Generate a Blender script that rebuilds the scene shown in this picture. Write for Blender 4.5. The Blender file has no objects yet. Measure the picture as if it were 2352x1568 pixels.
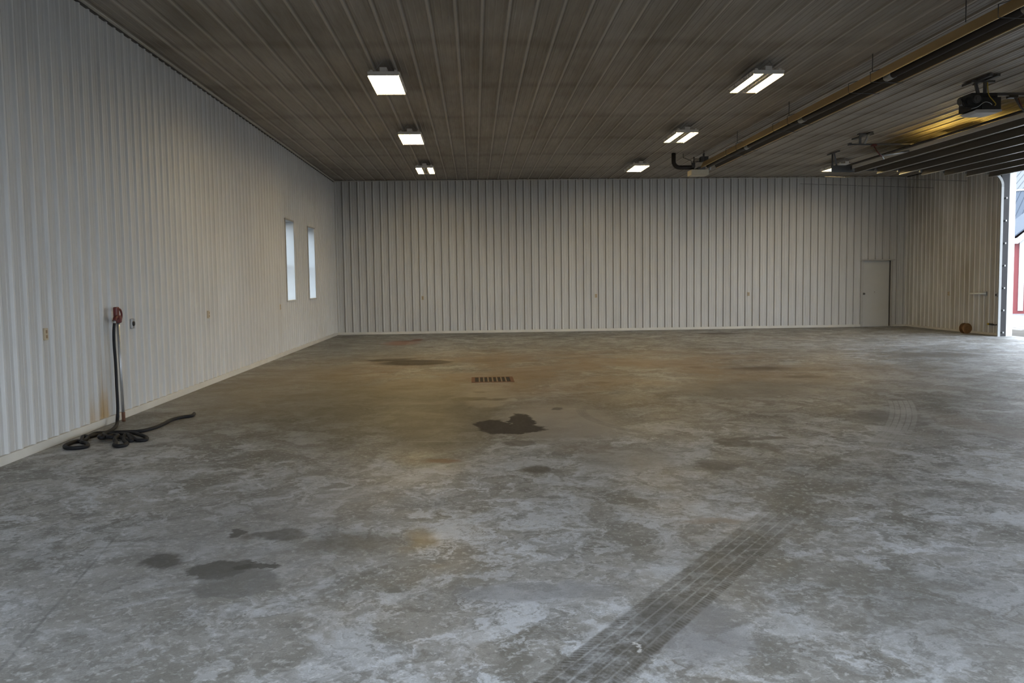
import bpy, bmesh, math, random
from mathutils import Vector, Matrix
random.seed(7)
PI = math.pi
scene = bpy.context.scene
C = scene.collection

# ------------------------------------------------------------------ camera
F_PX, YAW, PITCH, ROLL, CAM_Z = 1954.02, 0.0428, -0.0707, 0.0132, 1.567
def cam_dir(a, b):
    c, s = math.cos(ROLL), math.sin(ROLL); a, b = c*a - s*b, s*a + c*b
    fw, xr, up = 1.0, a, -b
    c, s = math.cos(PITCH), math.sin(PITCH); yf, z = c*fw - s*up, s*fw + c*up
    c, s = math.cos(YAW), math.sin(YAW)
    return Vector((c*xr + s*yf, -s*xr + c*yf, z))
fwd = cam_dir(0, 0); right = cam_dir(1, 0) - fwd; up = fwd - cam_dir(0, 1)
cd = bpy.data.cameras.new('camera'); cam = bpy.data.objects.new('camera', cd); C.objects.link(cam)
m = Matrix.Identity(4)
for i, v in enumerate((right.normalized(), up.normalized(), -fwd.normalized())):
    for r in range(3): m[r][i] = v[r]
m[0][3], m[1][3], m[2][3] = 0, 0, CAM_Z
cam.matrix_world = m
cd.sensor_fit = 'HORIZONTAL'; cd.sensor_width = 36; cd.lens = F_PX/2352*36
cd.clip_start = 0.05; cd.clip_end = 500
scene.camera = cam

# ------------------------------------------------------------------ sky, exposure
SKY = 2.4
world = bpy.data.worlds.new('overcast_sky'); scene.world = world; world.use_nodes = True
wn = world.node_tree; wn.nodes.clear()
bg = wn.nodes.new('ShaderNodeBackground'); wo = wn.nodes.new('ShaderNodeOutputWorld')
bg.inputs[0].default_value = (0.82, 0.905, 1.0, 1); bg.inputs[1].default_value = SKY
wn.links.new(bg.outputs[0], wo.inputs[0])
scene.view_settings.view_transform = 'Standard'; scene.view_settings.look = 'None'
scene.view_settings.gamma = 1; scene.view_settings.exposure = 1.5
scene.view_settings.use_curve_mapping = False
scene.cycles.max_bounces = 6; scene.cycles.diffuse_bounces = 4; scene.cycles.glossy_bounces = 2
scene.cycles.use_adaptive_sampling = True; scene.cycles.adaptive_threshold = 0.03
scene.cycles.transmission_bounces = 2; scene.cycles.transparent_max_bounces = 4
LAMP = 19.0

# ------------------------------------------------------------------ node helpers
class N:
    def __init__(s, name):
        s.mat = bpy.data.materials.new(name); s.mat.use_nodes = True
        s.t = s.mat.node_tree; s.t.nodes.clear()
        s.out = s.t.nodes.new('ShaderNodeOutputMaterial'); s.tc = s.t.nodes.new('ShaderNodeTexCoord')
        s.pos = s.tc.outputs['Object']
    def put(s, sock, v):
        if isinstance(v, bpy.types.NodeSocket): s.t.links.new(v, sock)
        elif isinstance(v, (tuple, list)): sock.default_value = (*v, 1) if (len(v) == 3 and len(sock.default_value) == 4) else v
        else: sock.default_value = v
    def math(s, op, a, b=0.0, c=0.0, clamp=False):
        n = s.t.nodes.new('ShaderNodeMath'); n.operation = op; n.use_clamp = clamp
        for i, v in enumerate((a, b, c)): s.put(n.inputs[i], v)
        return n.outputs[0]
    def vmath(s, op, a, b=(0, 0, 0)):
        n = s.t.nodes.new('ShaderNodeVectorMath'); n.operation = op
        s.put(n.inputs[0], a); s.put(n.inputs[1], b)
        return n.outputs[1] if op in ('LENGTH', 'DOT_PRODUCT') else n.outputs[0]
    def mapping(s, v, loc=(0, 0, 0), rot=(0, 0, 0), sc=(1, 1, 1)):
        n = s.t.nodes.new('ShaderNodeMapping'); s.put(n.inputs[0], v)
        n.inputs[1].default_value = loc; n.inputs[2].default_value = rot; n.inputs[3].default_value = sc
        return n.outputs[0]
    def noise(s, v, scale=1.0, detail=4.0, rough=0.55, sc=None, dist=0.0, col=False):
        if sc: v = s.mapping(v, sc=sc)
        n = s.t.nodes.new('ShaderNodeTexNoise'); s.put(n.inputs['Vector'], v)
        n.inputs['Scale'].default_value = scale; n.inputs['Detail'].default_value = detail
        n.inputs['Roughness'].default_value = rough; n.inputs['Distortion'].default_value = dist
        return n.outputs['Color' if col else 0]
    def voro(s, v, scale, out='Distance'):
        n = s.t.nodes.new('ShaderNodeTexVoronoi'); s.put(n.inputs['Vector'], v); n.inputs['Scale'].default_value = scale
        return n.outputs[out]
    def rng(s, v, a, b, c=0.0, d=1.0, smooth=False):
        n = s.t.nodes.new('ShaderNodeMapRange'); s.put(n.inputs[0], v)
        if smooth: n.interpolation_type = 'SMOOTHSTEP'
        for i, x in enumerate((a, b, c, d)): n.inputs[i+1].default_value = x
        return n.outputs[0]
    def mix(s, f, a, b, mode='MIX'):
        n = s.t.nodes.new('ShaderNodeMix'); n.data_type = 'RGBA'; n.blend_type = mode
        s.put(n.inputs[0], f); s.put(n.inputs[6], a); s.put(n.inputs[7], b)
        return n.outputs[2]
    def sep(s, v):
        n = s.t.nodes.new('ShaderNodeSeparateXYZ'); s.put(n.inputs[0], v); return n.outputs
    def bump(s, h, strength=0.3, dist=0.01):
        n = s.t.nodes.new('ShaderNodeBump'); s.put(n.inputs['Height'], h)
        n.inputs['Strength'].default_value = strength; n.inputs['Distance'].default_value = dist
        return n.outputs[0]
    def bsdf(s, col, rough=0.5, metal=0.0, spec=0.5, normal=None, **kw):
        n = s.t.nodes.new('ShaderNodeBsdfPrincipled')
        s.put(n.inputs['Base Color'], col); s.put(n.inputs['Roughness'], rough); s.put(n.inputs['Metallic'], metal)
        s.put(n.inputs['Specular IOR Level'], spec)
        if normal is not None: s.put(n.inputs['Normal'], normal)
        for k, v in kw.items(): s.put(n.inputs[k], v)
        s.t.links.new(n.outputs[0], s.out.inputs[0]); return s.mat

def simple(name, col, rough=0.5, metal=0.0, spec=0.5, var=0.12, scale=9.0):
    n = N(name); f = n.noise(n.pos, scale, 4)
    a = tuple(c*(1-var) for c in col); b = tuple(min(1, c*(1+var)) for c in col)
    return n.bsdf(n.mix(f, a, b), n.rng(f, 0.2, 0.8, max(0.02, rough-0.06), min(1, rough+0.06)), metal, spec)

def panel_mat(name, base, grime, axis, amount, rust=None, rib_shade=None):
    """painted steel liner: dusty grime in soft streaks along the ribs"""
    n = N(name); p = n.pos
    sc = {'wall_y': (1, 3.0, 0.35), 'wall_x': (3.0, 1, 0.35), 'ceil': (1.6, 0.22, 1)}[axis]
    big = n.noise(p, 0.35, 3, 0.6)
    st = n.noise(p, 1.1, 5, 0.6, sc=sc)
    fine = n.noise(p, 14.0, 3, 0.6, sc=(sc[0], sc[1]*0.6 if axis == 'ceil' else sc[1], sc[2]*0.4))
    g = n.math('ADD', n.math('MULTIPLY', n.rng(big, 0.35, 0.7), 0.5), n.math('MULTIPLY', n.rng(st, 0.4, 0.75), 0.6))
    g = n.math('MULTIPLY', g, amount, clamp=True)
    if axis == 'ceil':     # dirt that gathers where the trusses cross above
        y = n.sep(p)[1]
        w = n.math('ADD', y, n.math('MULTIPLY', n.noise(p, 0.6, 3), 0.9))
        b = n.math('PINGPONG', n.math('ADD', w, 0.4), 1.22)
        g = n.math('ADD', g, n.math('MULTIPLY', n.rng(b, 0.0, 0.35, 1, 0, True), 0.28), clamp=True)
    col = n.mix(g, base, grime)
    col = n.mix(n.math('MULTIPLY', n.rng(fine, 0.3, 0.7), 0.14), col, tuple(x*0.55 for x in grime))
    if rib_shade:               # rib shading painted as a dark line at one foot, crowns lightened
        spacing, off, side, k, k2 = rib_shade
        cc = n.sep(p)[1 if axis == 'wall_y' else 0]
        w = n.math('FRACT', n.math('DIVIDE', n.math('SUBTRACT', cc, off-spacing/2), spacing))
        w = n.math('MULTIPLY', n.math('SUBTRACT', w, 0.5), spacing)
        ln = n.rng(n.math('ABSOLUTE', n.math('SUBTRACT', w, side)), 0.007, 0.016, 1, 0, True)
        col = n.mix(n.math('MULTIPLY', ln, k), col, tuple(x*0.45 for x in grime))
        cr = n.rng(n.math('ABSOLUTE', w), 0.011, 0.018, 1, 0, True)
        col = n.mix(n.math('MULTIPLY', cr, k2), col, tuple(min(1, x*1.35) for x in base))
    if rust:
        y, z = n.sep(p)[1], n.sep(p)[2]
        for (cy, rz, ry, k) in rust:
            wob = n.math('MULTIPLY', n.math('SUBTRACT', n.noise(p, 7, 4), 0.5), 0.35)
            d = n.math('SQRT', n.math('ADD', n.math('POWER', n.math('DIVIDE', n.math('SUBTRACT', y, cy), ry), 2.0),
                                      n.math('POWER', n.math('DIVIDE', z, rz), 2.0)))
            mk = n.rng(n.math('ADD', d, wob), 0.25, 1.15, k, 0, True)
            col = n.mix(mk, col, (0.38, 0.23, 0.065))
    return n.bsdf(col, n.rng(fine, 0.2, 0.8, 0.42, 0.6), 0.0, 0.35)

WHITE = (0.56, 0.56, 0.55)
M = {}
M['wall_left'] = panel_mat('liner_left', WHITE, (0.36, 0.335, 0.30), 'wall_y', 0.45, rust=[(9.75, 0.50, 0.20, 0.75), (9.45, 0.40, 0.17, 0.5), (9.72, 1.5, 0.10, 0.2)], rib_shade=(0.2286, 8.644, 0.036, 0.8, 0.35))
M['wall_right'] = panel_mat('liner_right', WHITE, (0.27, 0.24, 0.19), 'wall_y', 1.0, rib_shade=(0.2286, 25.864, 0.034, 0.5, 0.85))
M['wall_back'] = panel_mat('liner_back', WHITE, (0.38, 0.36, 0.34), 'wall_x', 0.5, rib_shade=(0.2286, -4.2186+1.13*0.2286+0.02, -0.031, 0.7, 0.0))
M['ceiling'] = panel_mat('liner_ceiling', (0.40, 0.37, 0.33), (0.17, 0.142, 0.11), 'ceil', 0.9, rib_shade=(0.3075, -3.865, 0.034, 0.45, 0.55))
M['trim'] = simple('trim_paint', (0.54, 0.52, 0.47), 0.5, var=0.18, scale=3)
M['trim_dark'] = simple('trim_shadow_gap', (0.06, 0.055, 0.05), 0.7)
M['door_paint'] = simple('door_paint', (0.47, 0.46, 0.43), 0.5, var=0.08, scale=2.5)
M['door_casing'] = simple('door_casing_paint', (0.40, 0.385, 0.36), 0.5)
M['black'] = simple('black_plastic', (0.012, 0.012, 0.013), 0.45)
M['rubber'] = simple('black_rubber', (0.010, 0.010, 0.012), 0.6, spec=0.25, var=0.3, scale=30)
M['steel'] = simple('galvanised_steel', (0.42, 0.43, 0.44), 0.42, 0.7, var=0.2, scale=14)
M['dark_steel'] = simple('dark_steel', (0.10, 0.10, 0.10), 0.5, 0.5, var=0.2)
M['red'] = simple('red_casting', (0.105, 0.015, 0.012), 0.5, var=0.3, scale=18)
M['ivory'] = simple('aged_ivory_plate', (0.44, 0.37, 0.26), 0.5, var=0.1)
M['tan'] = simple('tan_socket', (0.24, 0.16, 0.09), 0.5)
M['fixture'] = simple('fixture_white', (0.62, 0.60, 0.56), 0.4, var=0.05)
M['fixture_dim'] = simple('fixture_reflector', (0.75, 0.72, 0.66), 0.28, 0.3, var=0.04)
M['reflector'] = simple('aluminium_lamp_lit', (0.74, 0.54, 0.27), 0.45, 0.7, var=0.06, scale=3)  # bare aluminium, with the warm lamp light put into its colour
M['heater_tube'] = simple('heater_tube_black', (0.035, 0.028, 0.024), 0.6, 0.3, var=0.2)
M['heater_in'] = simple('dark_reflector_inside', (0.05, 0.04, 0.032), 0.55, 0.3, var=0.2)  # inner faces coloured much darker than the outside
M['cream'] = simple('burner_box_cream', (0.50, 0.46, 0.36), 0.45)
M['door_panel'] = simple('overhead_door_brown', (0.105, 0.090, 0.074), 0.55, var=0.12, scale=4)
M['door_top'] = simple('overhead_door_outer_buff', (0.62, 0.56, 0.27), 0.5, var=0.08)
M['strut_edge'] = simple('strut_bright_lip', (0.62, 0.61, 0.58), 0.35, 0.5)
M['jamb_white'] = simple('jamb_white_trim', (0.80, 0.82, 0.80), 0.5, var=0.05)
M['jamb_dark'] = simple('jamb_dark_wood', (0.014, 0.013, 0.016), 0.6, var=0.25)
M['spool'] = simple('spool_brown', (0.14, 0.065, 0.02), 0.6, var=0.3, scale=30)
M['spool_wind'] = simple('spool_winding', (0.20, 0.095, 0.028), 0.7, var=0.4, scale=60)
M['yellow'] = simple('yellow_plastic', (0.40, 0.28, 0.02), 0.5)
M['rust'] = simple('rusted_iron', (0.15, 0.070, 0.04), 0.75, 0.2, var=0.35, scale=25)
M['pit_shade'] = simple('drain_pit_shade', (0.02, 0.014, 0.010), 0.9)
M['barn_red'] = simple('barn_red_siding', (0.17, 0.030, 0.034), 0.55, var=0.08)
M['barn_white'] = simple('barn_white_trim', (0.45, 0.45, 0.45), 0.5, var=0.03)
M['barn_roof'] = simple('barn_grey_roof', (0.070, 0.085, 0.11), 0.7, 0.0, 0.1, var=0.06)
M['barn_roof_sky_lit'] = simple('barn_sky_lit_roof', (0.13, 0.14, 0.15), 0.7, 0.0, 0.1, var=0.04)  # lighter copy of the roof grey, sky reflection painted in
M['window_vinyl'] = simple('window_vinyl', (0.50, 0.52, 0.54), 0.4, var=0.03)
def emis(name, col, k):
    n = N(name); e = n.t.nodes.new('ShaderNodeEmission'); e.inputs[0].default_value = (*col, 1); e.inputs[1].default_value = k
    n.t.links.new(e.outputs[0], n.out.inputs[0]); return n.mat
M['lamp'] = emis('fluorescent_glow', (1.0, 0.74, 0.33), LAMP)
def glass():
    n = N('window_glass'); g = n.t.nodes.new('ShaderNodeBsdfTransparent'); g.inputs[0].default_value = (0.92, 0.95, 0.96, 1)
    gl = n.t.nodes.new('ShaderNodeBsdfGlossy'); gl.inputs['Roughness'].default_value = 0.05
    mx = n.t.nodes.new('ShaderNodeMixShader'); mx.inputs[0].default_value = 0.08
    n.t.links.new(g.outputs[0], mx.inputs[1]); n.t.links.new(gl.outputs[0], mx.inputs[2]); n.t.links.new(mx.outputs[0], n.out.inputs[0])
    return n.mat
M['glass'] = glass()
def snow():
    n = N('snowy_ground'); p = n.pos
    a = n.noise(p, 0.5, 5); b = n.noise(p, 2.2, 6, 0.65)
    x = n.sep(p)[0]
    near = n.rng(x, 14.6, 17.5, 1.0, 0.0)
    bare = n.rng(n.math('ADD', x, n.math('MULTIPLY', a, 1.5)), 17.5, 16.2)
    f = n.rng(n.math('ADD', b, n.math('MULTIPLY', near, 0.22)), 0.56, 0.66)
    c = n.mix(f, (0.21, 0.215, 0.225), (0.065, 0.05, 0.033))
    c = n.mix(bare, c, n.mix(b, (0.05, 0.045, 0.038), (0.10, 0.09, 0.078)))
    return n.bsdf(c, 0.9, 0, 0.2, n.bump(a, 0.4, 0.2))
M['snow'] = snow()

# concrete ---------------------------------------------------------------
def concrete():
    n = N('stained_concrete'); p = n.pos
    # warped coordinates make trowel-swirl edges
    wv = n.noise(p, 0.9, 4, 0.6, col=True)
    warp = n.vmath('ADD', p, n.vmath('MULTIPLY', n.vmath('SUBTRACT', wv, (0.5, 0.5, 0.5)), (0.9, 0.9, 0)))
    wf = n.noise(p, 5.0, 5, 0.65, col=True)
    warpf = n.vmath('ADD', p, n.vmath('MULTIPLY', n.vmath('SUBTRACT', wf, (0.5, 0.5, 0.5)), (0.32, 0.32, 0)))
    big = n.noise(warp, 0.33, 5, 0.62)
    mid = n.noise(warp, 1.15, 7, 0.66, dist=0.5)
    fine = n.noise(p, 26, 5, 0.7)
    grit = n.noise(p, 120, 2, 0.6)
    wm = n.vmath('ADD', p, n.vmath('MULTIPLY', n.vmath('SUBTRACT', n.noise(p, 2.6, 5, 0.65, col=True), (0.5, 0.5, 0.5)), (0.75, 0.75, 0)))
    def layer(src, loc, rot, scale, sc, lo, hi, k, c, patch=None):
        nonlocal col
        f = n.rng(n.noise(n.mapping(src, loc=loc, rot=(0, 0, rot)), scale, 5, 0.66, sc=sc, dist=0.4), lo, hi, 0, k)
        if patch is not None: f = n.math('MULTIPLY', f, patch)
        col = n.mix(f, col, c)
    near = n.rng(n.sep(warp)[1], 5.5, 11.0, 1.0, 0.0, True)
    pat = n.rng(n.noise(p, 0.45, 3), 0.35, 0.62, 0.35, 1.0)
    pat2 = n.rng(n.noise(n.mapping(p, loc=(7, 3, 0)), 0.5, 3), 0.4, 0.62, 0.25, 1.0)
    col = n.mix(n.rng(big, 0.34, 0.66), (0.152, 0.149, 0.140), (0.225, 0.225, 0.220))
    layer(warp, (31, 2, 0), 0.1, 0.55, (1, 0.7, 1), 0.48, 0.60, 0.75, (0.115, 0.110, 0.098))
    layer(warp, (0, 0, 0), 0.2, 1.3, (1, 0.8, 1), 0.50, 0.58, 0.75, (0.31, 0.325, 0.345))
    layer(warp, (11, 5, 0), 0.5, 1.7, (1, 0.6, 1), 0.52, 0.57, 0.8, (0.085, 0.081, 0.070), pat)
    layer(wm, (3, 17, 0), -0.3, 2.6, (1, 0.7, 1), 0.52, 0.58, 0.8, (0.37, 0.39, 0.42), pat2)
    layer(wm, (21, 9, 0), 0.1, 4.6, (1, 0.7, 1), 0.53, 0.58, 0.75, (0.082, 0.079, 0.070), pat)
    layer(wm, (5, 31, 0), 0.0, 6.5, (1, 0.55, 1), 0.54, 0.61, 0.65, (0.42, 0.44, 0.47), pat2)
    layer(wm, (15, 1, 0), 0.7, 13.0, (1, 1, 1), 0.52, 0.62, 0.55, (0.085, 0.084, 0.078))
    layer(p, (5, 11, 0), 0.2, 24.0, (1, 0.9, 1), 0.54, 0.66, 0.5, (0.42, 0.43, 0.44))
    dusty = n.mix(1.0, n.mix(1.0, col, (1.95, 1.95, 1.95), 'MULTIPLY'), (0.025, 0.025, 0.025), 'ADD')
    col = n.mix(near, n.mix(1.0, col, (1.12, 1.12, 1.12), 'MULTIPLY'), dusty)      # pale dust near the doorway, brightened further in place of daylight
    # brown middle of the floor, lamp warmth partly painted into the colour
    xyz = n.sep(warp)
    def ell(cx, cy, rx, ry, soft0, soft1, src=warp, rot=0.0):
        q = n.vmath('SUBTRACT', src, (cx, cy, 0))
        q = n.mapping(q, rot=(0, 0, rot)) if rot else q; q = n.vmath('MULTIPLY', q, (1/rx, 1/ry, 0))
        return n.rng(n.vmath('LENGTH', q), soft0, soft1, 1, 0, True)
    def blend(mask, c, k):
        nonlocal col
        col = n.mix(n.math('MULTIPLY', mask, k), col, c)
    bz = n.noise(warp, 0.55, 6, 0.65)
    brown = n.math('MULTIPLY', ell(1.5, 15.0, 7.0, 5.5, 0.35, 1.1), n.rng(bz, 0.36, 0.54))
    blend(brown, (0.225, 0.165, 0.11), 0.8)
    blend(ell(-3.0, 13.0, 1.6, 4.5, 0.4, 1.1), (0.19, 0.16, 0.11), 0.6)
    blend(ell(-1.2, 11.0, 1.9, 3.4, 0.4, 1.1), (0.105, 0.092, 0.062), 0.7)
    blend(ell(-0.35, 9.4, 0.75, 2.6, 0.4, 1.05, warpf), (0.075, 0.064, 0.045), 0.7)
    blend(ell(-2.7, 20.5, 1.8, 4.5, 0.4, 1.1), (0.13, 0.12, 0.095), 0.5)
    # dusty pale areas
    blend(ell(0.9, 9.4, 0.85, 1.6, 0.55, 1.0, warpf), (0.34, 0.315, 0.285), 0.85)
    blend(ell(0.15, 11.6, 0.4, 1.5, 0.5, 1.0, warpf), (0.30, 0.27, 0.225), 0.7)
    blend(ell(1.3, 7.4, 0.55, 0.7, 0.5, 1.0, warpf), (0.33, 0.32, 0.30), 0.6)
    blend(ell(-1.35, 5.5, 1.1, 1.5, 0.3, 1.1, warpf), (0.29, 0.295, 0.31), 0.4)
    blend(ell(0.3, 4.2, 0.55, 0.16, 0.6, 1.0, warpf), (0.33, 0.34, 0.36), 0.6)
    blend(ell(0.95, 3.7, 0.32, 0.45, 0.5, 1.0, warpf), (0.29, 0.295, 0.31), 0.7)
    # named stains
    oil = (0.040, 0.033, 0.028)
    pud = n.math('MAXIMUM', ell(0.16, 9.25, 0.20, 0.34, 0.86, 1.06, warpf), ell(0.50, 9.45, 0.15, 0.55, 0.86, 1.06, warpf))
    pud = n.math('MAXIMUM', pud, ell(0.38, 8.95, 0.37, 0.30, 0.86, 1.06, warpf))
    halo = ell(0.36, 9.15, 0.55, 0.75, 0.6, 1.15, warpf)
    blend(halo, (0.20, 0.18, 0.155), 0.25)
    blend(pud, oil, 0.95)
    strk = n.math('MAXIMUM', ell(-1.15, 16.7, 0.72, 0.60, 0.75, 1.05, warpf), ell(-1.75, 17.3, 0.5, 0.3, 0.7, 1.05, warpf))
    blend(strk, (0.04, 0.03, 0.018), 0.9)
    wet = n.math('MAXIMUM', pud, strk)
    for (cx, cy, rx, ry, c, k, s0) in [
        (0.42, 8.15, 0.18, 0.17, (0.10, 0.09, 0.08), 0.8, 0.7), (0.50, 7.0, 0.17, 0.22, (0.085, 0.075, 0.062), 0.8, 0.5),
        (-1.22, 16.6, 0.80, 0.55, (0.055, 0.042, 0.026), 0.85, 0.7), (-1.6, 17.6, 0.45, 0.2, (0.06, 0.045, 0.028), 0.7, 0.5),
        (0.1, 16.9, 0.6, 0.5, (0.12, 0.09, 0.06), 0.5, 0.4),
        (-1.95, 22.2, 0.6, 1.1, (0.22, 0.075, 0.03), 0.8, 0.3), (-1.60, 23.3, 0.2, 0.6, (0.12, 0.035, 0.012), 0.95, 0.5),
        (-0.10, 11.35, 0.26, 0.20, (0.085, 0.07, 0.035), 0.8, 0.75), (0.18, 11.25, 0.3, 0.10, (0.085, 0.07, 0.04), 0.8, 0.7),
        (0.02, 12.05, 0.12, 0.12, (0.10, 0.085, 0.055), 0.7, 0.7), (0.16, 10.35, 0.14, 0.24, (0.095, 0.085, 0.065), 0.7, 0.6),
        (0.99, 10.33, 0.10, 0.12, (0.06, 0.055, 0.05), 0.8, 0.7),
        (-0.36, 5.15, 0.14, 0.32, (0.26, 0.20, 0.115), 0.75, 0.3), (-0.30, 7.42, 0.22, 0.13, (0.17, 0.075, 0.028), 0.8, 0.4),
        (-1.43, 4.66, 0.17, 0.16, (0.075, 0.075, 0.068), 0.8, 0.85), (-1.27, 4.45, 0.24, 0.22, (0.16, 0.16, 0.16), 0.6, 0.85),
        (-1.24, 4.70, 0.14, 0.05, (0.065, 0.064, 0.058), 0.85, 0.8), (-1.80, 4.83, 0.17, 0.13, (0.075, 0.073, 0.066), 0.8, 0.6),
        (-1.50, 5.38, 0.07, 0.09, (0.06, 0.058, 0.055), 0.8, 0.7), (-1.25, 5.3, 0.22, 0.13, (0.085, 0.082, 0.075), 0.7, 0.6),
        (-0.75, 5.1, 0.4, 0.28, (0.095, 0.09, 0.078), 0.6, 0.4),
        (4.95, 14.5, 0.75, 0.45, (0.07, 0.045, 0.028), 0.9, 0.35), (5.15, 13.2, 0.45, 0.30, (0.08, 0.055, 0.035), 0.85, 0.35),
        (5.7, 14.1, 0.7, 0.2, (0.12, 0.085, 0.06), 0.6, 0.3), (3.9, 14.9, 0.22, 0.25, (0.12, 0.08, 0.05), 0.7, 0.4),
        (6.9, 24.0, 0.8, 0.5, (0.06, 0.045, 0.035), 0.9, 0.4), (1.9, 12.9, 0.25, 0.2, (0.13, 0.09, 0.06), 0.7, 0.4),
        (9.0, 16.5, 1.4, 0.8, (0.09, 0.075, 0.06), 0.75, 0.3), (8.1, 21.5, 0.9, 0.5, (0.13, 0.10, 0.075), 0.55, 0.3),
        (2.45, 7.95, 0.16, 0.24, (0.11, 0.10, 0.085), 0.75, 0.8), (2.75, 8.15, 0.28, 0.10, (0.12, 0.11, 0.095), 0.7, 0.8),
        (2.0, 7.0, 0.2, 0.22, (0.12, 0.115, 0.105), 0.7, 0.75), (2.7, 7.7, 0.14, 0.3, (0.125, 0.115, 0.10), 0.6, 0.75),
        (1.0, 7.8, 0.35, 0.28, (0.20, 0.16, 0.125), 0.5, 0.5), (5.2, 8.6, 0.35, 1.2, (0.26, 0.20, 0.14), 0.35, 0.3),
        (1.5, 5.35, 0.28, 0.09, (0.32, 0.25, 0.19), 0.6, 0.4), (4.6, 9.2, 0.5, 0.7, (0.13, 0.13, 0.13), 0.6, 0.4),
        (3.9, 11.8, 2.2, 1.3, (0.13, 0.13, 0.132), 0.55, 0.3),
        (4.85, 3.9, 1.3, 1.0, (0.20, 0.195, 0.175), 0.4, 0.3), (2.3, 3.8, 0.8, 0.9, (0.17, 0.165, 0.148), 0.4, 0.3),
    ]:
        blend(ell(cx, cy, rx, ry, s0, 1.06, warpf), c, k)
    # tyre track, straight run: local frame (s along, t across)
    X, Y = n.sep(p)[0], n.sep(p)[1]
    dx, dy = 0.588, 0.809
    rx_, ry_ = n.math('SUBTRACT', X, 0.37), n.math('SUBTRACT', Y, 3.2)
    def track(s_, t_, w, fade, dark, kk, groove):
        nonlocal col
        edge = n.rng(n.math('ADD', n.math('ABSOLUTE', t_), n.math('MULTIPLY', fine, 0.012)), w/2-0.008, w/2+0.008, 1, 0)
        lug = n.math('FRACT', n.math('MULTIPLY', n.math('ADD', s_, n.math('MULTIPLY', n.math('ABSOLUTE', t_), 0.5)), 38.0))
        lug = n.rng(lug, 0.22, 0.45)
        lug = n.math('MAXIMUM', lug, n.rng(n.math('ABSOLUTE', t_), w*0.30, w*0.33, 0.75, 0))
        gr = n.math('ABSOLUTE', n.math('SUBTRACT', n.math('FRACT', n.math('MULTIPLY', n.math('ADD', t_, w/2), 5.0/w)), 0.5))
        gr = n.rng(n.math('ADD', gr, n.math('MULTIPLY', n.math('SUBTRACT', fine, 0.5), 0.25)), 0.38, 0.46, 1, 0.15)
        wear = n.rng(n.noise(p, 9, 6, 0.75), 0.38, 0.58, 0.35, 1.0)
        mk = n.math('MULTIPLY', n.math('MULTIPLY', edge, fade), wear)
        blocks = n.math('MULTIPLY', gr, n.math('ADD', 0.62, n.math('MULTIPLY', lug, 0.38)))
        col = n.mix(n.math('MULTIPLY', n.math('MULTIPLY', mk, blocks), kk), col, dark)
        col = n.mix(n.math('MULTIPLY', n.math('MULTIPLY', mk, n.math('SUBTRACT', 1.0, blocks)), kk*0.55), col, groove)
    s1 = n.math('ADD', n.math('MULTIPLY', rx_, dx), n.math('MULTIPLY', ry_, dy))
    t1 = n.math('SUBTRACT', n.math('MULTIPLY', rx_, dy), n.math('MULTIPLY', ry_, dx))
    fade1 = n.math('MULTIPLY', n.rng(s1, 2.0, 3.6, 1, 0), n.rng(s1, -3, -2, 0, 1))
    track(s1, t1, 0.31, fade1, (0.092, 0.087, 0.072), 0.88, (0.27, 0.27, 0.26))
    # fainter second pass, slightly turned
    dx2, dy2 = math.cos(1.05), math.sin(1.05)
    s2 = n.math('ADD', n.math('MULTIPLY', rx_, dx2), n.math('MULTIPLY', ry_, dy2))
    t2 = n.math('SUBTRACT', n.math('SUBTRACT', n.math('MULTIPLY', rx_, dy2), n.math('MULTIPLY', ry_, dx2)), 0.06)
    track(s2, t2, 0.30, n.rng(s2, 0.3, 1.0, 0.55, 0), (0.085, 0.08, 0.07), 0.8, (0.25, 0.255, 0.26))
    # dusty curved track, circle through three measured points
    (ax, ay), (bx, by), (cx_, cy_) = (2.55, 6.2), (4.0, 7.98), (5.29, 10.33)
    d = 2*(ax*(by-cy_)+bx*(cy_-ay)+cx_*(ay-by))
    ux = ((ax*ax+ay*ay)*(by-cy_)+(bx*bx+by*by)*(cy_-ay)+(cx_*cx_+cy_*cy_)*(ay-by))/d
    uy = ((ax*ax+ay*ay)*(cx_-bx)+(bx*bx+by*by)*(ax-cx_)+(cx_*cx_+cy_*cy_)*(bx-ax))/d
    R_ = math.hypot(ax-ux, ay-uy)
    q = n.vmath('SUBTRACT', p, (ux, uy, 0))
    t3 = n.math('SUBTRACT', n.vmath('LENGTH', n.vmath('MULTIPLY', q, (1, 1, 0))), R_)
    f3 = n.math('MULTIPLY', n.rng(Y, 6.4, 8.6, 0, 1), n.rng(Y, 10.42, 10.47, 1, 0))
    f3 = n.math('MULTIPLY', f3, n.rng(X, 1, 2, 0, 1))
    track(Y, t3, 0.30, f3, (0.40, 0.41, 0.42), 0.85, (0.17, 0.17, 0.17))
    # narrow curved scuff right of the puddle
    q = n.vmath('SUBTRACT', p, (3.6, 9.95, 0))
    t4 = n.math('SUBTRACT', n.vmath('LENGTH', n.vmath('MULTIPLY', q, (1, 1, 0))), 2.35)
    f4 = n.math('MULTIPLY', n.math('MULTIPLY', n.rng(Y, 7.7, 8.3, 0, 1), n.rng(Y, 10.1, 10.4, 1, 0)), n.rng(X, 2.2, 1.9, 0, 1))
    track(Y, t4, 0.13, f4, (0.13, 0.125, 0.115), 0.55, (0.27, 0.265, 0.255))
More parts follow.
